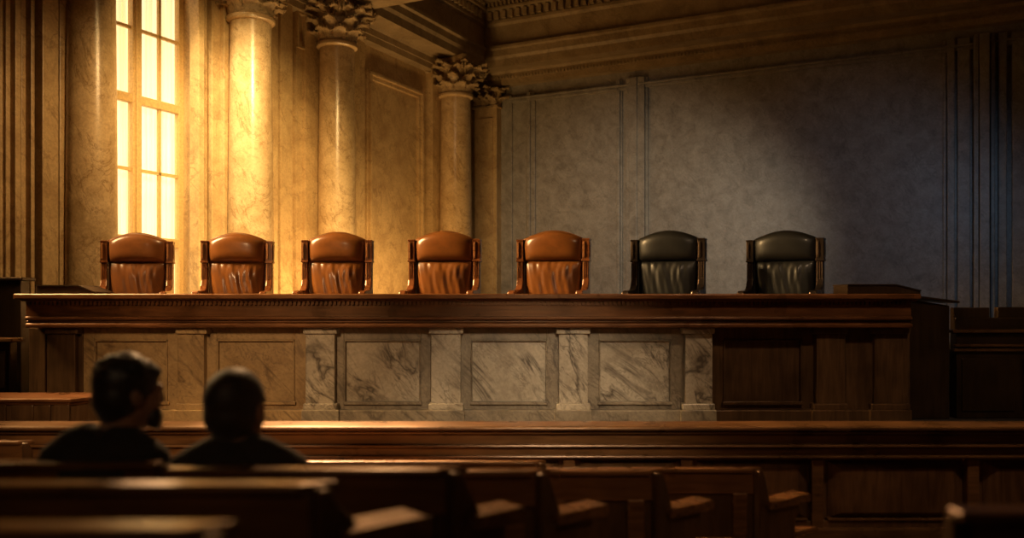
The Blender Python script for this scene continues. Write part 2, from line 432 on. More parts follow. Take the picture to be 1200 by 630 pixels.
def make_column():
    root = thing('marble_column', '', 'column')
    mb = MB(); prof = []
    for i in range(13):
        v = i/12; prof.append((RC*(1.08-.13*v**1.6), .55 + (ZN-.04-.55)*v))
    mb.lathe(prof, 0, 0, 48); mb.build('shaft', M['column'], root, smooth=True)
    r = RC*.95
    mb = MB(); mb.lathe([(r,ZN-.06),(r+.03,ZN-.055),(r+.06,ZN-.03),(r+.065,ZN),(r+.055,ZN+.03),(r+.02,ZN+.045),(r,ZN+.05)],0,0,48)
    mb.build('astragal', M['column'], root, smooth=True)
    mb = MB(); mb.box(-.52,.52,-.52,.52,0,.22).lathe([(.50,.22),(.53,.27),(.50,.34),(.43,.37),(.42,.42),(.45,.46),(.43,.52),(.40,.57)],0,0,48)
    mb.build('base', M['column'], root, smooth=True)
    cap = MB()
    h0 = ZN+.05; hh = ZTOP - h0 - .13
    cap.lathe([(r*.97,h0-.03),(r*.97,h0+hh*.4),(r*1.06,h0+hh*.75),(r*1.30,h0+hh)],0,0,32)
    capo = cap.build('capital', M['carved'], root, smooth=True)
    lv = MB()
    for row, (zb, hl, w, curl, off) in enumerate(((h0-.01, hh*.38, .30, .16, 0), (h0+.02, hh*.62, .30, .24, .5), (h0+.22, hh*.60, .26, .34, .25), (h0+.22, hh*.58, .26, .34, .75), (h0+.36, hh*.50, .24, .40, 0))):
        for k in range(8):
            a = 2*PI*(k+off)/8; out = Vector((cos(a), sin(a), 0)); side = Vector((-sin(a), cos(a), 0))
            leaf(lv, out*(r*.95) + Vector((0,0,zb)), out, side, hl, w, curl, 0)
    lo = lv.build('acanthus_leaves', M['carved'], capo, smooth='all')
    sl = lo.modifiers.new('solid', 'SOLIDIFY'); sl.thickness = .018
    # volutes at the four corners and paired small ones on the faces
    vo = MB(); up = Vector((0,0,1))
    for k in range(4):
        a = PI/4 + k*PI/2; out = Vector((cos(a), sin(a), 0)); side = Vector((-sin(a), cos(a), 0))
        for sg in (-1, 1):
            c = out*(r*1.92) + side*.035*sg + up*(h0+hh*.86)
            pts = [out*(r*.95)+side*.16*sg+up*(h0+hh*.45), out*(r*1.22)+side*.12*sg+up*(h0+hh*.70), out*(r*1.65)+side*.06*sg+up*(h0+hh*.95)] + spiral(c, out, up, .10)
            vo.tube(pts, [.022]*3+[.026-.014*i/22 for i in range(23)], 6)
        a2 = k*PI/2; o2 = Vector((cos(a2), sin(a2), 0)); s2 = Vector((-sin(a2), cos(a2), 0))
        for sg in (-1, 1):
            c = o2*(r*1.12) + s2*.075*sg + up*(h0+hh*.84)
            pts = [o2*(r*.98)+s2*.17*sg+up*(h0+hh*.45), o2*(r*1.06)+s2*.16*sg+up*(h0+hh*.75)] + spiral(c, s2*sg, up, .06, 1.4, 16)
            vo.tube(pts, [.018]*2+[.02-.01*i/16 for i in range(17)], 6)
        # flower in the middle of the abacus
        for q in range(5):
            an = q*2*PI/5
            vo.ell(o2*(r*1.42) + s2*.05*cos(an) + up*(h0+hh+.05+.05*sin(an)), (.032,.032,.032), 8, 6)
        vo.ell(o2*(r*1.46) + up*(h0+hh+.05), (.03,.03,.03), 8, 6)
    vo.build('volutes', M['carved'], capo, smooth='all')
    # concave-sided abacus
    pts = []
    for k in range(4):
        a = PI/4 + k*PI/2; b_ = a + PI/2
        p0 = Vector((cos(a), sin(a)))*.82; p1 = Vector((cos(b_), sin(b_)))*.82
        t = Vector((-sin(a), cos(a))); mid = (p0+p1)*.5
        e0 = p0 + (p1-p0)*.06; e1 = p1 - (p1-p0)*.06
        for i in range(9):
            u = i/8; p = e0.lerp(e1, u); p = p - mid.normalized()*(.13*sin(u*PI)); pts.append((p.x, p.y))
    ab = MB(); ab.prism(pts, lambda x,y:(x*.94,y*.94,ZTOP-.13), lambda x,y:(x*.98,y*.98,ZTOP-.07))
    ab.prism(pts, lambda x,y:(x,y,ZTOP-.07), lambda x,y:(x,y,ZTOP))
    ab.build('abacus', M['carved'], capo)
    return root
cols = [(107, 'marble column left of the tall window, its capital above the picture'.replace('the picture','eye level and unseen')),
        (294, 'brightly lit marble column right of the tall bright window'),
        (395, 'marble column with full leafy capital under the end of the cross beam'),
        (534, 'shaded marble column nearest the corner with the grey back wall')]
cols[0] = (107, 'broad amber marble column shaft in front of the left edge of the bright window')
proto = make_column()
ang = math.atan2(MY, MX)
for i, (px, lab) in enumerate(cols):
    o = proto if i == 0 else copy_tree(proto)
    s = s_at(px, .55); p = R(.55, s, 0)
    o.location = p; o.rotation_euler = (0,0,ang); o['label'] = lab; o['group'] = 'columns along the window wall'; f_ = (.90,1.0,.98,1.04)[i]; o.scale = (f_,f_,(H+4.79)/(H+4.97) if i == 1 else 1)

c2 = [o for o in COL.objects if o.get('label') == cols[1][1]][0]
ib = MB().box(-.5,.5,-.5,.5,ZTOP,ZTOP+.17).build('impost', M['carved'], c2)
# corner pilaster with carved capital
t0, t1 = t_at(556,.3), t_at(582,.3)
mb = MB(); Rb(mb, t0, t1, -.01,.3, 0, ZN+.02); Rb(mb, t0+.1, t1-.1, .3,.33, 1.0, ZN-.25)
pil = thing('corner_pilaster', 'flat stone pilaster with leafy capital in the corner beside the grey wall', 'pilaster')
mb.build('pilaster_shaft', M['gold'], pil, bevel=.012)
mb = MB(); Rb(mb, t0-.04, t1+.04, -.01,.36, ZN+.0, ZN+.06); Rb(mb, t0-.12, t1+.12, -.01,.46, ZTOP-.42, ZTOP-.35)
Rb(mb, t0+.02, t1-.02, -.01,.33, ZN+.05, ZTOP-.4)
cp = mb.build('pilaster_capital', M['carved'], pil, bevel=.01)
lv = MB(); fo = Vector((AX,AY,0)); fs_ = Vector((MX,MY,0))
for row, (zb, hl, n_) in enumerate(((ZN+.05,.24,3),(ZN+.12,.42,2))):
    for k in range(n_):
        tt = t0 + (t1-t0)*(k+.5)/n_
        leaf(lv, Vector(R(tt,.30,zb)), fo, fs_, hl, .2, .25, 0)
    leaf(lv, Vector(R(t1-.01,.18,zb)), fs_, fo, hl, .2, .2, 0)
lo = lv.build('leaf_carving', M['carved'], cp, smooth='all'); lo.modifiers.new('s','SOLIDIFY').thickness = .016

# ================================================================== DAIS
DZ = .64
mb = MB(); mb.box(-5.5, 9.0, 8.75, 10.32, 0, DZ)
o = mb.build('dais', M['carpet'], bevel=.01); tag(o, 'dark raised dais carrying the long judges bench', 'platform')
# platform behind the bench for the seven chairs
PZ = H - .52
mb = MB()
pts = [(-5.55,10.32),(7.6,10.32),(7.6,12.0),(-5.0,12.0)]
mb.prism(pts, lambda x,y:(x,y,0), lambda x,y:(x,y,PZ))
o = mb.build('chair_platform', M['carpet']); tag(o, 'raised platform behind the bench under the row of chairs', 'platform')

# ================================================================== JUDGES BENCH
bench = thing('judges_bench', 'long wooden judges bench with pilasters and veined marble panels in its front', 'bench', (-.2,9.6,DZ))
OB = Vector((-.2,9.6,DZ))
def B(mb, px0, px1, d0, d1, y0, y1):
    mb.box(xx(px0,d0)-OB.x, xx(px1,d0)-OB.x, d0-OB.y, d1-OB.y, max(0,zy(y1,d0)-OB.z), zy(y0,d0)-OB.z); return mb
B(MB(), 15,1080, 9.40,10.1, 344,350.5).build('bench_top', M['bench_wood'], bench, .014, seg=3)
mb = B(MB(), 24,1075, 9.47,10.1, 350.5,353); B(mb, 30,1068, 9.53,10.0, 353,372)
mb.build('frieze', M['bench_wood'], bench, .008)
mb = MB(); x = 32.0
while x < 1066: B(mb, x, x+3.0, 9.49, 9.54, 353.2, 357); x += 5.2
mb.build('bead_row', M['bench_wood'], bench)
mb = B(MB(), 28,1070, 9.455,10.0, 370.5,375); mb.build('upper_moulding', M['bench_wood'], bench, .018, seg=3)
mb = B(MB(), 30,1069, 9.50,10.0, 375,378.5); B(mb, 29,1070, 9.44,10.0, 378.5,384); mb.build('lower_moulding', M['bench_wood'], bench, .018, seg=3)
B(MB(), 34,1066, 9.80,10.05, 384,496).build('bench_carcass', M['bench_panel_wood'], bench)
# plinth pieces, pilasters, panels
pils = [(55,88,'bench_panel_wood'),(208,239,'bench_gold'),(358,392,'bench_marble'),(505,540,'bench_marble'),(655,689,'bench_marble'),(803,835,'bench_marble'),(957,991,'bench_panel_wood'),(1025,1064,'bench_panel_wood')]
pans = [(96,205,'bench_gold',110,196),(243,354,'bench_gold',254,345),(397,501,'bench_marble',403,493),(544,651,'bench_marble',552,641),(693,799,'bench_marble',702,787),(839,953,'bench_panel_wood',848,940),(995,1021,'bench_panel_wood',None,None)]
fm = {'bench_gold':'bench_gold','bench_marble':'bench_stone','bench_panel_wood':'bench_panel_wood'}
lw = {'bench_panel_wood':'dark wooden ','bench_gold':'amber marble ','bench_marble':'grey veined marble '}
for a,b_,k in pils:
    mb = B(MB(), a,b_, 9.60,9.82, 391,473)
    o = mb.build('pilaster', M[k], bench, .008); o['label'] = lw[k]+'pilaster'
    c = B(MB(), a-3,b_+3, 9.555,9.82, 384,391)
    c.build('pilaster_cap', M[fm[k] if k != 'bench_marble' else 'bench_marble'], o, .01)
    c = B(MB(), a-3,b_+3, 9.565,9.82, 473,480.5)
    c.build('pilaster_foot', M[fm[k] if k != 'bench_marble' else 'bench_marble'], o, .01)
    B(MB(), a-5,b_+5, 9.53,9.82, 480.5,496).build('plinth_block', M[fm[k]], o, .008)
for a,b_,k,ia,ib in pans:
    d = 9.70
    if ia is None:
        B(MB(), a-4,b_+4, 9.66,9.82, 384,480).build('plain_panel', M[k], bench, .006)
    else:
        # stone surround with a sunk field
        mb = B(MB(), a-6,ia, d,9.82, 384,480); B(mb, ib,b_+6, d,9.82, 384,480)
        B(mb, ia,ib, d,9.82, 384,398); B(mb, ia,ib, d,9.82, 473,480)
        o = mb.build('panel_surround', M[fm[k]], bench, .005)
        mb = B(MB(), ia,ib, 9.735,9.82, 398,473); f_ = mb.build('panel_field', M[k], o)
        mb = B(MB(), ia,ia+1.6, 9.68,9.78, 398,473); B(mb, ib-1.6,ib, 9.68,9.78, 398,473); B(mb, ia,ib, 9.68,9.78, 398,399.7)
        B(mb, ia-1,ib+1, 9.65,9.78, 470.5,474)
        mb.build('panel_moulding', M[fm[k]], o, .004)
    B(MB(), a-2,b_+2, 9.575,9.82, 480.5,496).build('plinth', M[fm[k]], bench, .008)
# end stiles
B(MB(), 34,53, 9.68,9.82, 384,480).build('end_stile', M['bench_panel_wood'], bench, .006)
B(MB(), 89,97, 9.68,9.82, 384,480).build('end_stile', M['bench_panel_wood'], bench, .006)
B(MB(), 33,52, 9.6,9.82, 480,496).build('plinth', M['bench_panel_wood'], bench, .006)
# right return of the bench with its lower sloping top
mb = MB()
xa, xb = xx(1066,9.9), xx(1116,9.9)
mb.prism([(xa-OB.x,0),(xb-OB.x-.03,0),(xb-OB.x-.03,zy(358,9.9)-DZ),(xa-OB.x,zy(350,9.9)-DZ)], lambda x,z:(x,9.9-OB.y,z), lambda x,z:(x,10.25-OB.y,z))
mb.prism([(xa-OB.x,zy(349,9.9)-DZ),(xb-OB.x+.05,zy(355,9.9)-DZ),(xb-OB.x+.05,zy(352.5,9.9)-DZ),(xa-OB.x,zy(345.5,9.9)-DZ)], lambda x,z:(x,9.82-OB.y,z), lambda x,z:(x,10.28-OB.y,z))
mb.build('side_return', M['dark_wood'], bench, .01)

# low raised writing boxes at both ends of the bench top
zt = zy(344, 9.40)
def desk_box(px0, pxm, px1, ytop, yend, lab, start=None):
    d = 9.55
    x0 = xx(px0,d); xm = xx(pxm,d); x1 = xx(px1,d)
    h = zy(ytop,d); h1 = max(zy(yend,d), zt+.012)
    pts = [(x0,zt),(x1,zt),(x1,h1),(xm,h),(x0,h)]
    if start: pts = [(x0,zt),(x1,zt),(x1,h1),(xm,h),(xx(start,d),h),(x0,h-.02)]
    r_ = thing('writing_slope', lab, 'lectern box', (x0, d, zt))
    mb = MB(); mb.prism(pts, lambda x,z:(x-x0,0,z-zt), lambda x,z:(x-x0,.42,z-zt)); mb.build('box_body', M['dark_wood'], r_, .006)
    lid = MB(); top = pts[2:]
    q = [(x,z) for x,z in top] + [(x,z+.012) for x,z in reversed(top)]
    lid.prism(q, lambda x,z:(x-x0,-.015,z-zt), lambda x,z:(x-x0,.435,z-zt)); lid.build('lid', M['dark_wood'], r_)
desk_box(42, 92, 112, 335, 343, 'low dark wooden box with sloped end on the left end of the bench top')
desk_box(993, 1050, 1079, 334, 341, 'low dark wooden box with sloped end on the right end of the bench top')

# ================================================================== CHAIRS
def cushion(mb, w0, w1, zb, zt_f, yb, th, bulge, pleat=0, nu=44, nv=26, arch=0):
    """stuffed leather pad: front face towards -Y"""
    vs = []
    for j in range(nv+1):
        v = j/nv
        for i in range(nu+1):
            u = 2*i/nu - 1
            w = w0 + (w1-w0)*v
            ztop = zt_f(u)
            z = zb + (ztop-zb)*v
            e = (1-abs(u)**3.2)**.5 if abs(u) < 1 else 0
            ev = (1-abs(2*v-1)**3.4)**.5 if 0 < v < 1 else 0
            y = yb - th*.35 - (th*.65+bulge)*e*ev
            if pleat:
                fade = max(0, (v-.15))*ev*e
                fold = 0
                for c_, w_, sl_, a_ in ((-.62,.05,.10,.8),(-.36,.07,-.06,1),(-.08,.06,.04,.8),(.17,.08,-.10,1),(.42,.06,-.22,.9),(.66,.05,-.30,.8)):
                    fold += a_*math.exp(-((u-c_-sl_*(1-v))/w_)**2)
                y += pleat*fold*max(0,v-.25)**1.2*1.7*ev*e - .006*sin(u*9+v*5)*e*ev + .004*sin(u*23+v*9)*e*ev
            vs.append((u*w/2, y, z))
    n = nu+1; nn = len(vs)
    fs = [(j*n+i, j*n+i+1, (j+1)*n+i+1, (j+1)*n+i) for j in range(nv) for i in range(nu)]
    vs2 = [(x, yb, z) for x,y,z in vs]
    ring = [i for i in range(n)] + [j*n+nu for j in range(1,nv+1)] + [nv*n+i for i in range(nu-1,-1,-1)] + [j*n for j in range(nv-1,0,-1)]
    bs = len(vs); vs += [vs2[i] for i in ring]
    L = len(ring)
    fs += [(ring[i], ring[(i+1)%L], bs+(i+1)%L, bs+i) for i in range(L)] + [[bs+i for i in range(L)]]
    mb.add(vs, fs)

def make_chair(mw, ml, label):
    root = thing('judge_chair', label, 'chair', group='high-backed chairs behind the bench')
    top = 1.415
    HW = .445          # outer half width
    for sx in (-1, 1):
        x0, x1 = (HW-.085)*sx, HW*sx
        xa, xb = min(x0,x1), max(x0,x1)
        mb = MB(); mb.box(xa+.008,xb-.008,-.045,.075,.46,1.06)
        mb.box(xa+.012+.0, xa+.022, -.055,-.044,.72,1.05); mb.box((xa+xb)/2-.006,(xa+xb)/2+.006,-.055,-.044,.72,1.05); mb.box(xb-.022,xb-.012,-.055,-.044,.72,1.05)
        post = mb.build('back_post', M[mw], root, .006)
        mb = MB(); mb.box(xa,xb,-.06,.085,1.05,1.305); mb.box(xa-.006,xb+.006,-.068,.09,1.04,1.062)
        mb.box(xa-.004,xb+.004,-.066,.09,1.295,1.315)
        if sx > 0: mb.box(xb-.001,xb+.006,-.04,.065,1.09,1.27)
        mb.build('post_head', M[mw], post, .006)
        mb = MB(); mb.box(xa+.010,xa+.036,-.070,-.058,1.085,1.28); mb.box(xa+.013,xa+.033,-.078,-.068,1.10,1.15); mb.box(xa+.013,xa+.033,-.078,-.068,1.17,1.26)
        mb.box(xa+.006,xa+.024,-.056,-.043,.74,1.03)
        mb.build('lit_carving', M['chair_lit' if mw == 'chair_wood' else 'black_lit'], post, .003)  # carved strips in a lighter tone paint the lit edge of the post
        # arm: curves out of the post and runs forward
        prof = [(-.04,.86),(-.065,.80),(-.085,.755),(-.13,.715),(-.20,.695),(-.34,.69),(-.47,.685),(-.52,.67),(-.53,.635),(-.50,.61),(-.40,.625),(-.2,.63),(-.04,.63)]
        mb = MB(); mb.prism(prof, lambda y,z:(xa+.002,y,z), lambda y,z:(xb-.002,y,z))
        mb.build('armrest', M[mw], root, .012)
        mb = MB(); mb.box(xa+.015,xb-.015,-.47,-.40,.40,.63); mb.build('arm_support', M[mw], root, .01)
        for yy, y2 in ((-.47,-.39),(.0,.075)):
            mb = MB(); mb.prism([(xa+.01,yy),(xb-.01,yy),(xb-.01,y2),(xa+.01,y2)], lambda x,y:(x*.97,y,0), lambda x,y:(x,y,.44))
            mb.build('leg', M[mw], root, .008)
    mb = MB(); mb.box(-HW+.02,HW-.02,-.47,.07,.36,.44); mb.build('seat_rail', M[mw], root, .01)
    mb = MB(); mb.box(-HW+.08,HW-.08,.035,.07,.44,1.29); mb.build('back_board', M[mw], root, .008)
    w = 2*(HW-.085)
    arch = lambda u: 1.318 + .097*(cos(u*PI/2)**.95 if abs(u)<1 else 0)
    mb = MB(); cushion(mb, w-.02, w+.005, 1.045, arch, .035, .12, .035); mb.build('head_bolster', M[ml], root, smooth='all')
    mb = MB(); cushion(mb, w-.10, w-.03, .50, lambda u: 1.06, .035, .11, .026, .012); mb.build('back_cushion', M[ml], root, smooth='all')
    mb = MB(); vs = []
    mb.ell((0,-.22,.47), ((w)/2,.26,.085), 32, 14, fn=lambda p: Vector((math.copysign(abs(p.x/(w/2))**.5*(w/2), p.x), math.copysign(abs(p.y/.26)**.55*.26, p.y), p.z)))
    mb.build('seat_cushion', M[ml], root, smooth='all')
    # crest piping
    mb = MB(); n = 24
    mb.tube([((2*i/n-1)*w/2*.99, .0, arch(2*i/n-1)-.004) for i in range(n+1)], .012, 6); mb.build('crest_piping', M[ml], root, smooth='all')
    return root
chairs = [(161.5,87,273,'bl','brown leather judge chair in front of the bright window, leftmost of the row'),
          (278.5,89,273,'br','brown leather chair in front of the bright marble column, second from the window side'),
          (395.5,90,272,'br','glossy tan leather chair standing below the column with the full capital'),
          (521,93,271,'br','brown leather chair in the middle of the row of seven'),
          (648.5,94.5,270.5,'br','brown leather chair nearest the black chairs, against the grey wall'),
          (783,95,270.5,'bk','black leather chair in the brightly lit patch of grey wall, next to a brown chair'),
          (920,96,270.5,'bk','black leather chair at the dark right end of the row')]
pro = {'br': make_chair('chair_wood','leather',''), 'bk': make_chair('chair_black','leather_black',''), 'bl': make_chair('chair_wood','leather_dark','')}
first = {'br':True,'bk':True,'bl':True}
for px, w, yt, k, lab in chairs:
    o = pro[k] if first[k] else copy_tree(pro[k]); first[k] = False
    d = 10.86 if px < 400 else 10.86 - (px-400)*.0005
    x = xx(px, d)
    o['label'] = lab
    o.location = (x, d, PZ)
    th = math.atan2(-x, d) - math.radians(11.5)
    o.rotation_euler = (0,0,th)
    sc = w/92.0*(d/10.78)
    zs = (zy(yt,d)-PZ)/1.415
    o.scale = (sc, 1, zs)

# ================================================================== SIDE FURNITURE
# left: tall witness box beside the bench
wb = thing('witness_stand', 'tall dark wooden stand at the far left of the bench', 'stand', (-6.3,10.2,0))
mb = MB(); d=10.0
def W(mb, px0,px1,d0,d1,y0,y1,o=(-6.3,10.2,0)):
    mb.box(xx(px0,d0)-o[0],xx(px1,d0)-o[0],d0-o[1],d1-o[1],max(zy(y1,d0)-o[2],0),zy(y0,d0)-o[2]); return mb
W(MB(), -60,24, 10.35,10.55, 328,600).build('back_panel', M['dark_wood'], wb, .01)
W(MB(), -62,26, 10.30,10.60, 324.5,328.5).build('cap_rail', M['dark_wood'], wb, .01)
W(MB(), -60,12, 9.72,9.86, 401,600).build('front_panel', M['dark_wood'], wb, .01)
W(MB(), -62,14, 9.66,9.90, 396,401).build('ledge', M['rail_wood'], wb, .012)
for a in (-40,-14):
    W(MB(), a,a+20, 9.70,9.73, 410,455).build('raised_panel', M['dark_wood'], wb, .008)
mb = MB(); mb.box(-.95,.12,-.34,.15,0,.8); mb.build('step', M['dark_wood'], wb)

# clerk's desk in front of the bench, left
ck = thing('clerk_desk', 'low panelled clerk desk in front of the left end of the bench', 'desk', (-5.0,8.3,0))
oo = (-5.0,8.3,0)
d = 8.15
x1 = xx(94,d); x0 = xx(-60,d); ztp = zy(466.5,d)
def chamf(e): return [(x0-e-oo[0],d-e-oo[1]),(x1-.12+e-oo[0],d-e-oo[1]),(x1+e-oo[0],d+.14-oo[1]),(x1+e-oo[0],d+.5+e-oo[1]),(x0-e-oo[0],d+.5+e-oo[1])]
mb = MB(); mb.prism(chamf(0), lambda x,y:(x,y,0), lambda x,y:(x,y,ztp-.03)); mb.build('desk_body', M['bench_panel_wood'], ck, .008)
mb = MB(); mb.prism(chamf(.055), lambda x,y:(x,y,ztp-.035), lambda x,y:(x,y,ztp)); mb.prism(chamf(.03), lambda x,y:(x,y,ztp-.06), lambda x,y:(x,y,ztp-.035)); mb.build('desk_top', M['bench_wood'], ck, .01)
for a,b_ in ((-40,8),(14,40),(45,60),(64,82)):
    mb = MB(); mb.box(xx(a,d)-oo[0],xx(b_,d)-oo[0],d-.02-oo[1],d+.01-oo[1],.5,zy(474,d)); mb.build('raised_panel', M['bench_panel_wood'], ck, .008)

# right: jury box with rail, ledge and the backs of its seats
jb = thing('jury_box', 'dark panelled jury box with ledges right of the judges bench', 'jury box', (6.3,10.6,DZ))
oj = (6.3,10.6,DZ)
def J(mb, px0,px1,d0,d1,y0,y1):
    mb.box(xx(px0,d0)-oj[0],xx(px1,d0)-oj[0],d0-oj[1],d1-oj[1],max(zy(y1,d0)-oj[2],0),zy(y0,d0)-oj[2]); return mb
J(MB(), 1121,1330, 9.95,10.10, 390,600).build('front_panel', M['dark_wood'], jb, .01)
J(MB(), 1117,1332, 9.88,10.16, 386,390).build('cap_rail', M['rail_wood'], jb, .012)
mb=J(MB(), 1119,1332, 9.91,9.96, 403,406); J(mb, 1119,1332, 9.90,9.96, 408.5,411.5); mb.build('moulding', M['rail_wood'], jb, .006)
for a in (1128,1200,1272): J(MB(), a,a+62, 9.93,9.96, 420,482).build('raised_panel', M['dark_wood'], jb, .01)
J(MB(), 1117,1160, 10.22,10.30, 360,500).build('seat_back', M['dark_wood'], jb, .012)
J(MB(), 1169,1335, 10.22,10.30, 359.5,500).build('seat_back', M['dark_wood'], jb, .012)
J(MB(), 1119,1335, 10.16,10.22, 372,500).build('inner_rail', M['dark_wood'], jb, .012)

# ================================================================== BAR RAIL
bar = thing('bar_rail', 'long panelled wooden bar rail crossing in front of the judges bench', 'railing', (0,7.0,0))
def Q(mb, px0,px1,d0,d1,y0,y1):
    mb.box(xx(px0,d0),xx(px1,d0),d0-7.0,d1-7.0,max(zy(y1,d0),0),zy(y0,d0)); return mb
Q(MB(), -130,1330, 6.88,7.22, 499.5,505).build('cap_rail', M['rail_wood'], bar, .02, seg=3)
mb = Q(MB(), -130,1330, 6.93,7.18, 505,508.5); Q(mb, -130,1330, 6.97,7.14, 508.5,521); mb.build('upper_band', M['rail_wood'], bar, .01)
mb = Q(MB(), -130,1330, 6.925,7.1, 521,524.5); mb.build('middle_moulding', M['rail_wood'], bar, .012)
Q(MB(), -130,1330, 6.97,7.12, 524.5,535).build('lower_band', M['rail_wood'], bar, .008)
Q(MB(), -130,1330, 7.06,7.14, 535,660).build('carcass', M['rail_panel'], bar)
Q(MB(), -130,1330, 6.93,7.1, 534,537).build('panel_ledge', M['rail_wood'], bar, .008)
Q(MB(), -130,1330, 6.95,7.1, 619,660).build('base_board', M['rail_wood'], bar, .012)
Q(MB(), -130,1330, 7.0,7.1, 610,620).build('lower_rail', M['rail_panel'], bar, .006)
st = [-130,-14,125,260,395,530,667,805,958.5,1141,1320]
for s in st[1:-1]: Q(MB(), s-7,s+7, 6.975,7.1, 537,619).build('stile', M['rail_wood'], bar, .008)
for a,b_ in zip(st, st[1:]):
    a2, b2 = a+12, b_-12
    mb = MB(); X0,X1,Z0,Z1 = xx(a2,7.03),xx(b2,7.03),zy(607,7.03),zy(540,7.03)
    g = .09
    vs = [(X0,.05,Z0),(X1,.05,Z0),(X1,.05,Z1),(X0,.05,Z1),(X0+g,.0,Z0+g*.6),(X1-g,.0,Z0+g*.6),(X1-g,.0,Z1-g*.6),(X0+g,.0,Z1-g*.6)]
    mb.add(vs, [(0,1,5,4),(1,2,6,5),(2,3,7,6),(3,0,4,7),(4,5,6,7),(0,1,2,3)])
    p = mb.build('raised_panel', M['rail_panel'], bar)
    mb = MB(); Q(mb, a2,b2, 6.985,7.06, 607.5,610); mb.build('panel_lip', M['rail_wood'], p, .004)

# ================================================================== GALLERY FLOOR (low steps down to the rail)
for i, (y0, y1, z) in enumerate([(-3.5,2.04,.60),(2.04,2.72,.54),(2.72,3.58,.44),(3.58,4.42,.30),(4.42,5.27,.15)]):
    mb = MB(); mb.box(-4.6, 5.2, y0, y1, 0, z)
    struct(mb.build('floor_tier_%d' % (i+1), M['floor'], bevel=.01))

# ================================================================== PEWS
UX, UY = .79, .61
def pew(label, xl, d, px_end, ytop, zf, arm_drop, arm_len, right=False, mitre=True):
    """bench seat facing the judges; its aisle end is cut along the slanting aisle"""
    xe = xx(px_end, d)
    zt_ = zy(ytop, d)
    O = (xe, d, zf); h = zt_ - zf
    r_ = thing('wooden_pew', label, 'pew', O, group='wooden pews of the public gallery')
    sg = -1 if right else 1
    L = (xl - xe)                    # negative for pews reaching to the left
    def bx(mb, a, b_, y0, y1, z0, z1, skew=True):
        # b_ end is mitred along the aisle direction
        x0, x1 = a, b_
        k = UX/UY*sg if mitre else 0
        vs = []
        for z in (z0, z1):
            vs += [(x0,y0,z),(x1+k*y0*(1 if skew else 0),y0,z),(x1+k*y1*(1 if skew else 0),y1,z),(x0,y1,z)]
        mb.add(vs, [(0,1,2,3),(4,5,6,7),(0,1,5,4),(1,2,6,5),(2,3,7,6),(3,0,4,7)]); return mb
    bx(MB(), L, 0, -.02,.055, h-.028,h).build('top_rail', M['pew_wood'], r_, .01, seg=3)
    bx(MB(), L, -.01*sg, .0,.04, h-.16,h-.028).build('crest_board', M['pew_wood'], r_, .006)
    bx(MB(), L, -.02*sg, .018,.04, .12,h-.16).build('back_panel', M['pew_end'], r_)
    nst = max(2, int(abs(L)/1.0)+1)
    e = -.09*sg
    for k in range(nst):
        xc = e + (L-e)*k/(nst-.0)
        mb = MB(); mb.box(min(xc-.045,xc+.045), max(xc-.045,xc+.045), -.004,.022, .12,h-.155); mb.build('stile', M['pew_wood'], r_, .006)
    bx(MB(), L, -.02*sg, .0,.022, .06,.20).build('bottom_rail', M['pew_wood'], r_, .006)
    bx(MB(), L, -.03*sg, .04,.46, .40,.44).build('seat', M['pew_wood'], r_, .01)
    # end panel: board following the aisle, sloping down from the back to the armrest
    ah = h - arm_drop
    pf = [(0,0),(0,h-.01),(.035,h-.012),(.06,h-.06),(.10,ah+.02),(.12,ah-.03),(arm_len-.06,ah-.03),(arm_len-.06,ah-.12),(arm_len-.10,ah-.16),(arm_len-.10,.06),(arm_len-.04,0)]
    th = .05
    u = Vector((UX*sg, UY, 0)) if mitre else Vector((0,1,0)); nrm = Vector((UY*sg, -UX, 0)) if mitre else Vector((1,0,0))
    mb = MB(); mb.prism(pf, lambda a,z: u*a + Vector((0,0,z)) - nrm*th*.2, lambda a,z: u*a + Vector((0,0,z)) + nrm*th*.8)
    ep = mb.build('end_panel', M['pew_end'], r_, .008)
    pf = [(.06,ah-.045),(.06,ah+.0),(arm_len-.01,ah+.006),(arm_len,ah-.004),(arm_len,ah-.05)]
    mb = MB(); mb.prism(pf, lambda a,z: u*a + Vector((0,0,z)) - nrm*.05, lambda a,z: u*a + Vector((0,0,z)) + nrm*.085)
    mb.build('armrest', M['pew_wood'], r_, .005)
    return r_
pew('nearest blurred pew at the lower left, cut by the bottom edge', -2.6, 1.6, 232, 617, .60, .07, .15)
pew('near pew with glinting top rail, second from the lower left corner', -3.2, 2.2, 366, 566.5, .54, .115, .30)
pew('pew behind the short-haired person on the right, its end jutting past the nearer pew', xx(194,2.9), 2.9, 524, 548.5, .44, .155, .27)
pew('short pew section behind the left person at the far left', -3.6, 3.02, 186, 541, .44, .14, .14, mitre=False)
pew('pew in mid gallery whose end and armrest stand under the centre of the bench', xx(470,3.75), 3.75, 628, 551, .30, .185, .36)
pew('second last pew towards the right, armrest overlapping the last pew back', xx(560,4.6), 4.6, 765, 551, .15, .20, .40)
pew('pew farthest to the right on the left side of the aisle, with a full armrest', xx(640,5.45), 5.45, 884, 548.5, 0, .21, .48)
pew('pew just in front of the bar rail, only its glinting top visible behind the people', xx(60,6.2), 6.2, 630, 540, 0, .30, .10)
pew('front pew close to the bar rail at the far left edge', xx(-160,6.5), 6.5, 26, 516.5, 0, .3, .10)
pew('blurred near pew at the lower right corner, across the aisle', 3.2, 2.0, 1122, 598, .60, .32, .22, right=True, mitre=False)

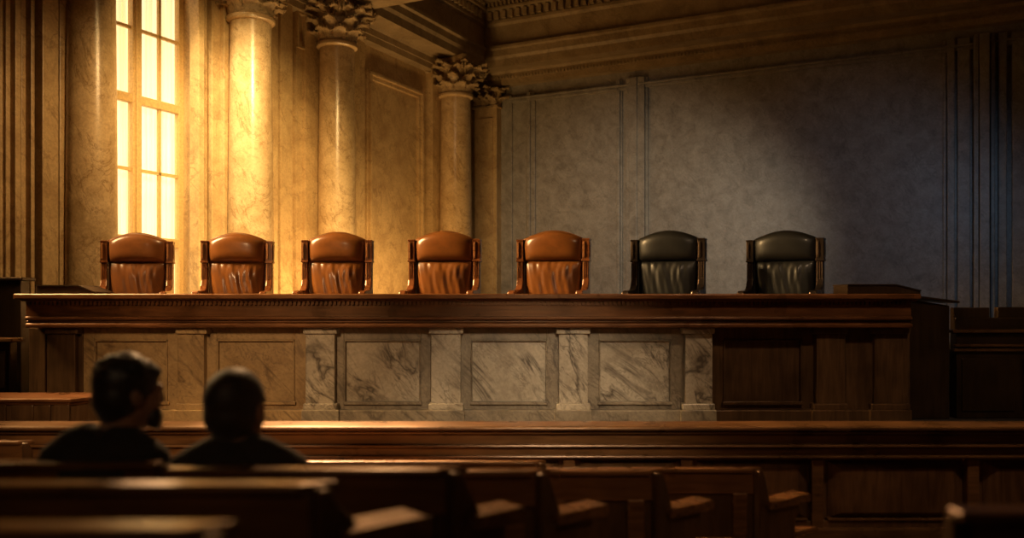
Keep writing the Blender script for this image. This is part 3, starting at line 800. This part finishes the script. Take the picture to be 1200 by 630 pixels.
# ================================================================== PEOPLE
def finish_body(o, voxel, sm=6, fac=.5):
    rm = o.modifiers.new('remesh', 'REMESH'); rm.mode = 'VOXEL'; rm.voxel_size = voxel; rm.use_smooth_shade = True
    s_ = o.modifiers.new('smooth', 'SMOOTH'); s_.iterations = sm; s_.factor = fac
def limb(mb, a, b_, r0, r1, n=14, steps=6, bulge=.0):
    a, b_ = Vector(a), Vector(b_)
    pts = [a.lerp(b_, i/steps) for i in range(steps+1)]
    rr = [(r0+(r1-r0)*i/steps)*(1+bulge*sin(PI*i/steps)) for i in range(steps+1)]
    mb.tube(pts, rr, n); mb.ell(a, (r0,)*3, 12, 8); mb.ell(b_, (r1,)*3, 12, 8)
def hand(mb, w, fwd, side, down):
    """palm and five bent fingers resting on the thigh"""
    w, f, s, dn = Vector(w), Vector(fwd).normalized(), Vector(side).normalized(), Vector(down).normalized()
    palm = w + f*.05
    for k in range(4):
        o_ = s*(-.03+.02*k)
        mb.tube([w+o_*.6, w+f*.05+o_, w+f*.085+o_*1.05], [.014,.014,.012], 8)
    for k, ln in enumerate((.068,.078,.072,.056)):
        o_ = s*(-.031+.021*k)
        b0 = w+f*.085+o_; b1 = b0+f*ln*.48+dn*.004; b2 = b1+f*ln*.30+dn*.018; b3 = b2+f*ln*.12+dn*.02
        mb.tube([b0,b1,b2,b3], [.0095,.009,.008,.0065], 8); mb.ell(b3, (.0065,)*3, 8, 6)
    t0 = w+f*.025-s*.03; t1 = t0+f*.03-s*.028; t2 = t1+f*.03-s*.008+dn*.01
    mb.tube([t0,t1,t2], [.013,.0105,.008], 8); mb.ell(t2, (.008,)*3, 8, 6)

def person(name_label, x, d, zseat, ztop, yaw, tilt, mats, style, shw=.21, hx=0, hs=1.0):
    skin, hair, suit = mats
    fl = .44
    O = Vector((x, d, fl))
    root_z = zseat - fl
    hc = ztop - fl                     # crown height above floor
    sh = hc - .325                     # shoulder joint height
    # ---- body (skin) : one continuous surface
    mb = MB()
    px_, pz = 0, root_z + .10
    mb.ell((0,.0,pz+.03), (.165,.125,.12)); mb.ell((0,.0,pz+.22), (.15,.105,.18)); mb.ell((0,.0,sh-.10), (.175,.115,.17))
    mb.tube([(0,-.015,sh-.03),(hx*.5,-.005,sh+.06),(hx,.015,sh+.13)], [.075,.058,.056], 16)
    for sx in (-1,1):
        S = (sx*(shw-.035), -.01, sh-.03); E = (sx*(shw-.025), .05, sh-.32); Wr = (sx*.13, .30, pz+.085)
        limb(mb, (0,-.01,sh+.0), S, .06, .06); limb(mb, S, E, .055, .042); limb(mb, E, Wr, .042, .028)
        hand(mb, Wr, (-.25*sx,1,-.12), (-sx,0,0) if sx>0 else (1,0,0), (0,0,-1))
        K = (sx*.13, .43, pz+.02); A = (sx*.13, .33, .09)
        limb(mb, (sx*.09,.02,pz), K, .085, .06); limb(mb, K, A, .058, .038)
        mb.ell((sx*.13,.36,.04), (.045,.11,.035))
    # head, built facing +Y then turned
    Rz = Matrix.Rotation(-yaw, 3, 'Z') @ Matrix.Rotation(-tilt, 3, 'X')
    C = Vector((hx,.02,hc-.125*hs))
    def hp(p): return C + Rz @ (Vector(p)*hs)
    def he(p, r): mb.ell(hp(p), tuple(q*hs for q in r), 24, 16, rot=Rz)
    he((0,-.018,.022), (.080,.101,.097))          # cranium
    he((0,.025,-.025), (.067,.074,.088))          # face
    he((0,.038,-.085), (.048,.052,.042))          # jaw
    he((0,.083,-.108), (.022,.018,.018))          # chin
    he((0,.086,.022), (.052,.016,.013))           # brow
    he((0,.099,-.022), (.012,.017,.020)); he((0,.096,.002), (.009,.012,.026))  # nose
    he((0,.092,-.066), (.024,.012,.007)); he((0,.090,-.078), (.021,.011,.007)) # lips
    for sx in (-1,1):
        he((sx*.033,.070,-.035), (.02,.02,.02))   # cheek
        he((sx*.030,.078,.004), (.014,.011,.010)) # eye
        he((sx*.080,-.006,-.012), (.011,.020,.033)); he((sx*.086,-.014,-.004), (.008,.018,.026))  # ear
    limb(mb, (hx*.4,.0,sh+.05), hp((0,-.02,-.07)), .062*hs, .058*hs)
    b_ = mb.build('person', skin, None); finish_body(b_, .0075, 4)
    b_.location = O
    tag(b_, name_label, 'person')
    # ---- hair
    hm = MB()
    if style == 'full':
        def hf(c, r): hm.ell(hp(c), tuple(q*hs for q in r), 28, 18, rot=Rz)
        hf((0,-.024,.040), (.093,.108,.100)); hf((0,-.050,-.012), (.088,.080,.090)); hf((0,-.062,-.05), (.066,.05,.06))
        hf((0,.046,.070), (.066,.048,.036)); hf((0,-.02,.075), (.070,.075,.070)); hf((-.072,-.004,.01), (.017,.035,.05)); hf((.072,-.004,.01), (.017,.035,.05))
        hf((-.040,.066,-.085), (.022,.03,.04)); hf((.040,.066,-.085), (.022,.03,.04)); hf((0,.088,-.112), (.030,.018,.022))   # beard
        for q in range(46):
            a = random.uniform(0,2*PI); e = random.uniform(.15,1.3)
            p = Vector((.084*cos(a)*cos(e*.8), -.028+.096*sin(a)*cos(e*.8), .042+.088*sin(e)))
            hm.ell(hp(p), (.016,.016,.010), 8, 6, rot=Rz)
    else:
        def hf(c, r): hm.ell(hp(c), tuple(q*hs for q in r), 28, 18, rot=Rz)
        hf((0,-.024,.028), (.0885,.104,.099)); hf((0,-.046,-.020), (.082,.076,.082)); hf((0,-.060,-.055), (.060,.042,.045))
    h_ = hm.build('hair', hair, b_); finish_body(h_, .008, 3)
    # ---- jacket : follows torso and arms, collar around the neck
    jm = MB()
    jm.ell((0,.0,pz+.05), (.185,.145,.13)); jm.ell((0,.0,pz+.22), (.178,.13,.2)); jm.ell((0,-.01,sh-.13), (.20,.135,.18))
    for sx in (-1,1):
        S = (sx*(shw-.03), -.01, sh-.045); E = (sx*(shw-.025), .05, sh-.32); Wr = (sx*.135, .29, pz+.085)
        limb(jm, (sx*.05,-.015,sh+.012), S, .068, .070); limb(jm, S, E, .073, .056); limb(jm, E, Wr, .056, .042)
        jm.tube([(sx*.03,-.03,sh+.055),(sx*.10,-.02,sh+.03),(sx*(shw-.03),-.01,sh-.01)], [.05,.05,.045], 12)
    jm.lathe([(.082,sh+.0),(.080,sh+.05),(.073,sh+.083),(.064,sh+.083),(.064,sh+.02)], hx*.5, -.004, 24)
    j_ = jm.build('jacket', suit, b_); finish_body(j_, .011, 8)
    tm = MB()
    tm.ell((0,.0,pz+.0), (.175,.14,.105))
    for sx in (-1,1):
        K = (sx*.13, .43, pz+.02); A = (sx*.13, .34, .12)
        limb(tm, (sx*.09,.02,pz), K, .098, .073); limb(tm, K, A, .073, .058)
    t_ = tm.build('trousers', suit, b_); finish_body(t_, .012, 4)
    sm_ = MB()
    for sx in (-1,1):
        sm_.ell((sx*.13,.37,.042), (.052,.13,.042)); sm_.ell((sx*.13,.33,.07), (.05,.06,.05))
    s_ = sm_.build('shoes', M['shoe'], b_); finish_body(s_, .01, 3)
    return b_
dp = 3.13
person('person with thick dark hair and beard turned right, dark jacket, seated at the left', xx(124,dp), dp, .885, zy(418,dp), math.radians(50), math.radians(2), (M['skin'],M['hair'],M['suit']), 'full', .195, .085, 1.05)
person('person with close-cropped hair seen from behind in charcoal jacket, seated to the right', xx(281,dp), dp, .885, zy(430.5,dp), math.radians(14), math.radians(2), (M['skin'],M['hair2'],M['suit2']), 'short', .215, -.012, 1.16)

# ================================================================== LIGHTS
def light(name, kind, loc, target, energy, color, size=1.0, sizey=None, spot=None, blend=.8, spread=None):
    l = bpy.data.lights.new(name, kind); l.energy = energy; l.color = color
    if kind == 'AREA':
        l.size = size
        if sizey: l.shape = 'RECTANGLE'; l.size_y = sizey
        if spread: l.spread = math.radians(spread)
    else: l.shadow_soft_size = size
    if kind == 'SPOT': l.spot_size = math.radians(spot); l.spot_blend = blend
    o = bpy.data.objects.new(name, l); COL.objects.link(o); o.location = loc
    o.rotation_euler = (Vector(target)-Vector(loc)).to_track_quat('-Z','Y').to_euler()
    return o
sw = (WS0+WS1)/2
# added unseen area light outside the frame on the left, for chairs and bench
light('near_left_fill', 'AREA', R(.5, 14.6, H+3.2), R(6.6, 12.2, H-1.4), 760, (1.0,.62,.26), 1.6, 4.5, spread=78)
# added spots out of view that brighten the window wall and columns
light('window_wash', 'SPOT', R(6.0, sw+2.5, H+5.6), R(0, s_at(268,0), H+1.7), 4400, (1.0,.64,.24), .4, spot=48, blend=1.0)
light('pier_wash', 'SPOT', R(6.0, 12.5, H+4.6), R(0, s_at(40,0), H+1.0), 800, (1.0,.60,.24), .4, spot=50, blend=1.0)
light('window_side', 'SPOT', R(1.15, sw+.9, H+6.2), R(.6, s_at(300,.6), H+.8), 2200, (1.0,.76,.38), .25, spot=60, blend=1.0)
light('wall_glow_fill', 'AREA', R(1.5, s_at(365,0), H-.35), R(0, s_at(370,0), H+2.2), 210, (1.0,.58,.20), 7.0, .3)  # added lamp hidden behind the bench, makes the lower wall glow
# added spots raking back over the pews and the rail for bright tops
light('pew_backlight', 'SPOT', (-1.6,9.2,H+4.4), (.9,5.2,H-.9), 1300, (1.0,.56,.25), .35, spot=72, blend=.9)
light('pew_glint', 'SPOT', (-2.6,9.0,H+3.6), (-1.45,6.5,H-1.1), 18000, (1.0,.78,.50), .2, spot=28, blend=1.0)
light('near_pew_glint', 'SPOT', (-2.0,6.0,H+3.3), (-.93,2.2,H-.453), 4200, (1.0,.74,.45), .03, spot=2.0, blend=1.0)
light('bench_spot', 'SPOT', (.5,1.6,H+2.1), (.3,9.7,H-1.45), 1400, (1.0,.74,.46), .4, spot=27, blend=1.0)
light('bench_spot_left', 'SPOT', (-2.9,1.6,H+2.1), (-3.1,9.7,H-1.3), 1300, (1.0,.62,.30), .4, spot=34, blend=1.0)
light('right_fill', 'SPOT', (3.4,3.6,H+4.6), (3.2,8.8,H-.9), 560, (1.0,.66,.38), .3, spot=62, blend=1.0)
light('pew_fill', 'SPOT', (2.2,-1.0,H+4.2), (1.3,4.6,H-1.0), 300, (1.0,.62,.34), .3, spot=32, blend=1.0)
light('pew_fill_left', 'SPOT', (-1.5,-2.4,H+2.4), (-.9,3.0,H-.9), 55, (1.0,.66,.36), .4, spot=44, blend=1.0)
light('wall_spot_neutral', 'SPOT', (1.4,10.6,H+3.0), R(t_at(760,0),0,H+1.0), 1500, (1.0,.80,.56), .4, spot=52, blend=1.0)
light('wall_spot_cool', 'SPOT', (6.2,9.6,H+3.0), R(t_at(1005,0),0,H+1.3), 230, (.46,.68,1.0), .4, spot=54, blend=1.0)
light('cornice_wash', 'SPOT', (-1.5,6.0,H+6.7), R(.9, .9, H+6.4), 300, (1.0,.66,.36), .4, spot=40, blend=1.0)

w = bpy.data.worlds.new('World'); SC.world = w; w.use_nodes = True
w.node_tree.nodes['Background'].inputs[0].default_value = (.02,.02,.03,1)
w.node_tree.nodes['Background'].inputs[1].default_value = .3

# ================================================================== CAMERA
cam = bpy.data.cameras.new('camera'); co = bpy.data.objects.new('camera', cam); COL.objects.link(co)
co.location = (0,0,H); co.rotation_euler = (PI/2,0,0)
cam.sensor_width = 36; cam.lens = 36*F/1200; cam.shift_y = (HY-315)/1200
cam.clip_start = .05; cam.clip_end = 100
cam.dof.use_dof = True; cam.dof.focus_distance = 11.5; cam.dof.aperture_fstop = 1.0
SC.camera = co
SC.view_settings.view_transform = 'Standard'
SC.view_settings.look = 'None'
SC.view_settings.exposure = 0
SC.cycles.use_denoising = True
SC.cycles.max_bounces = 6
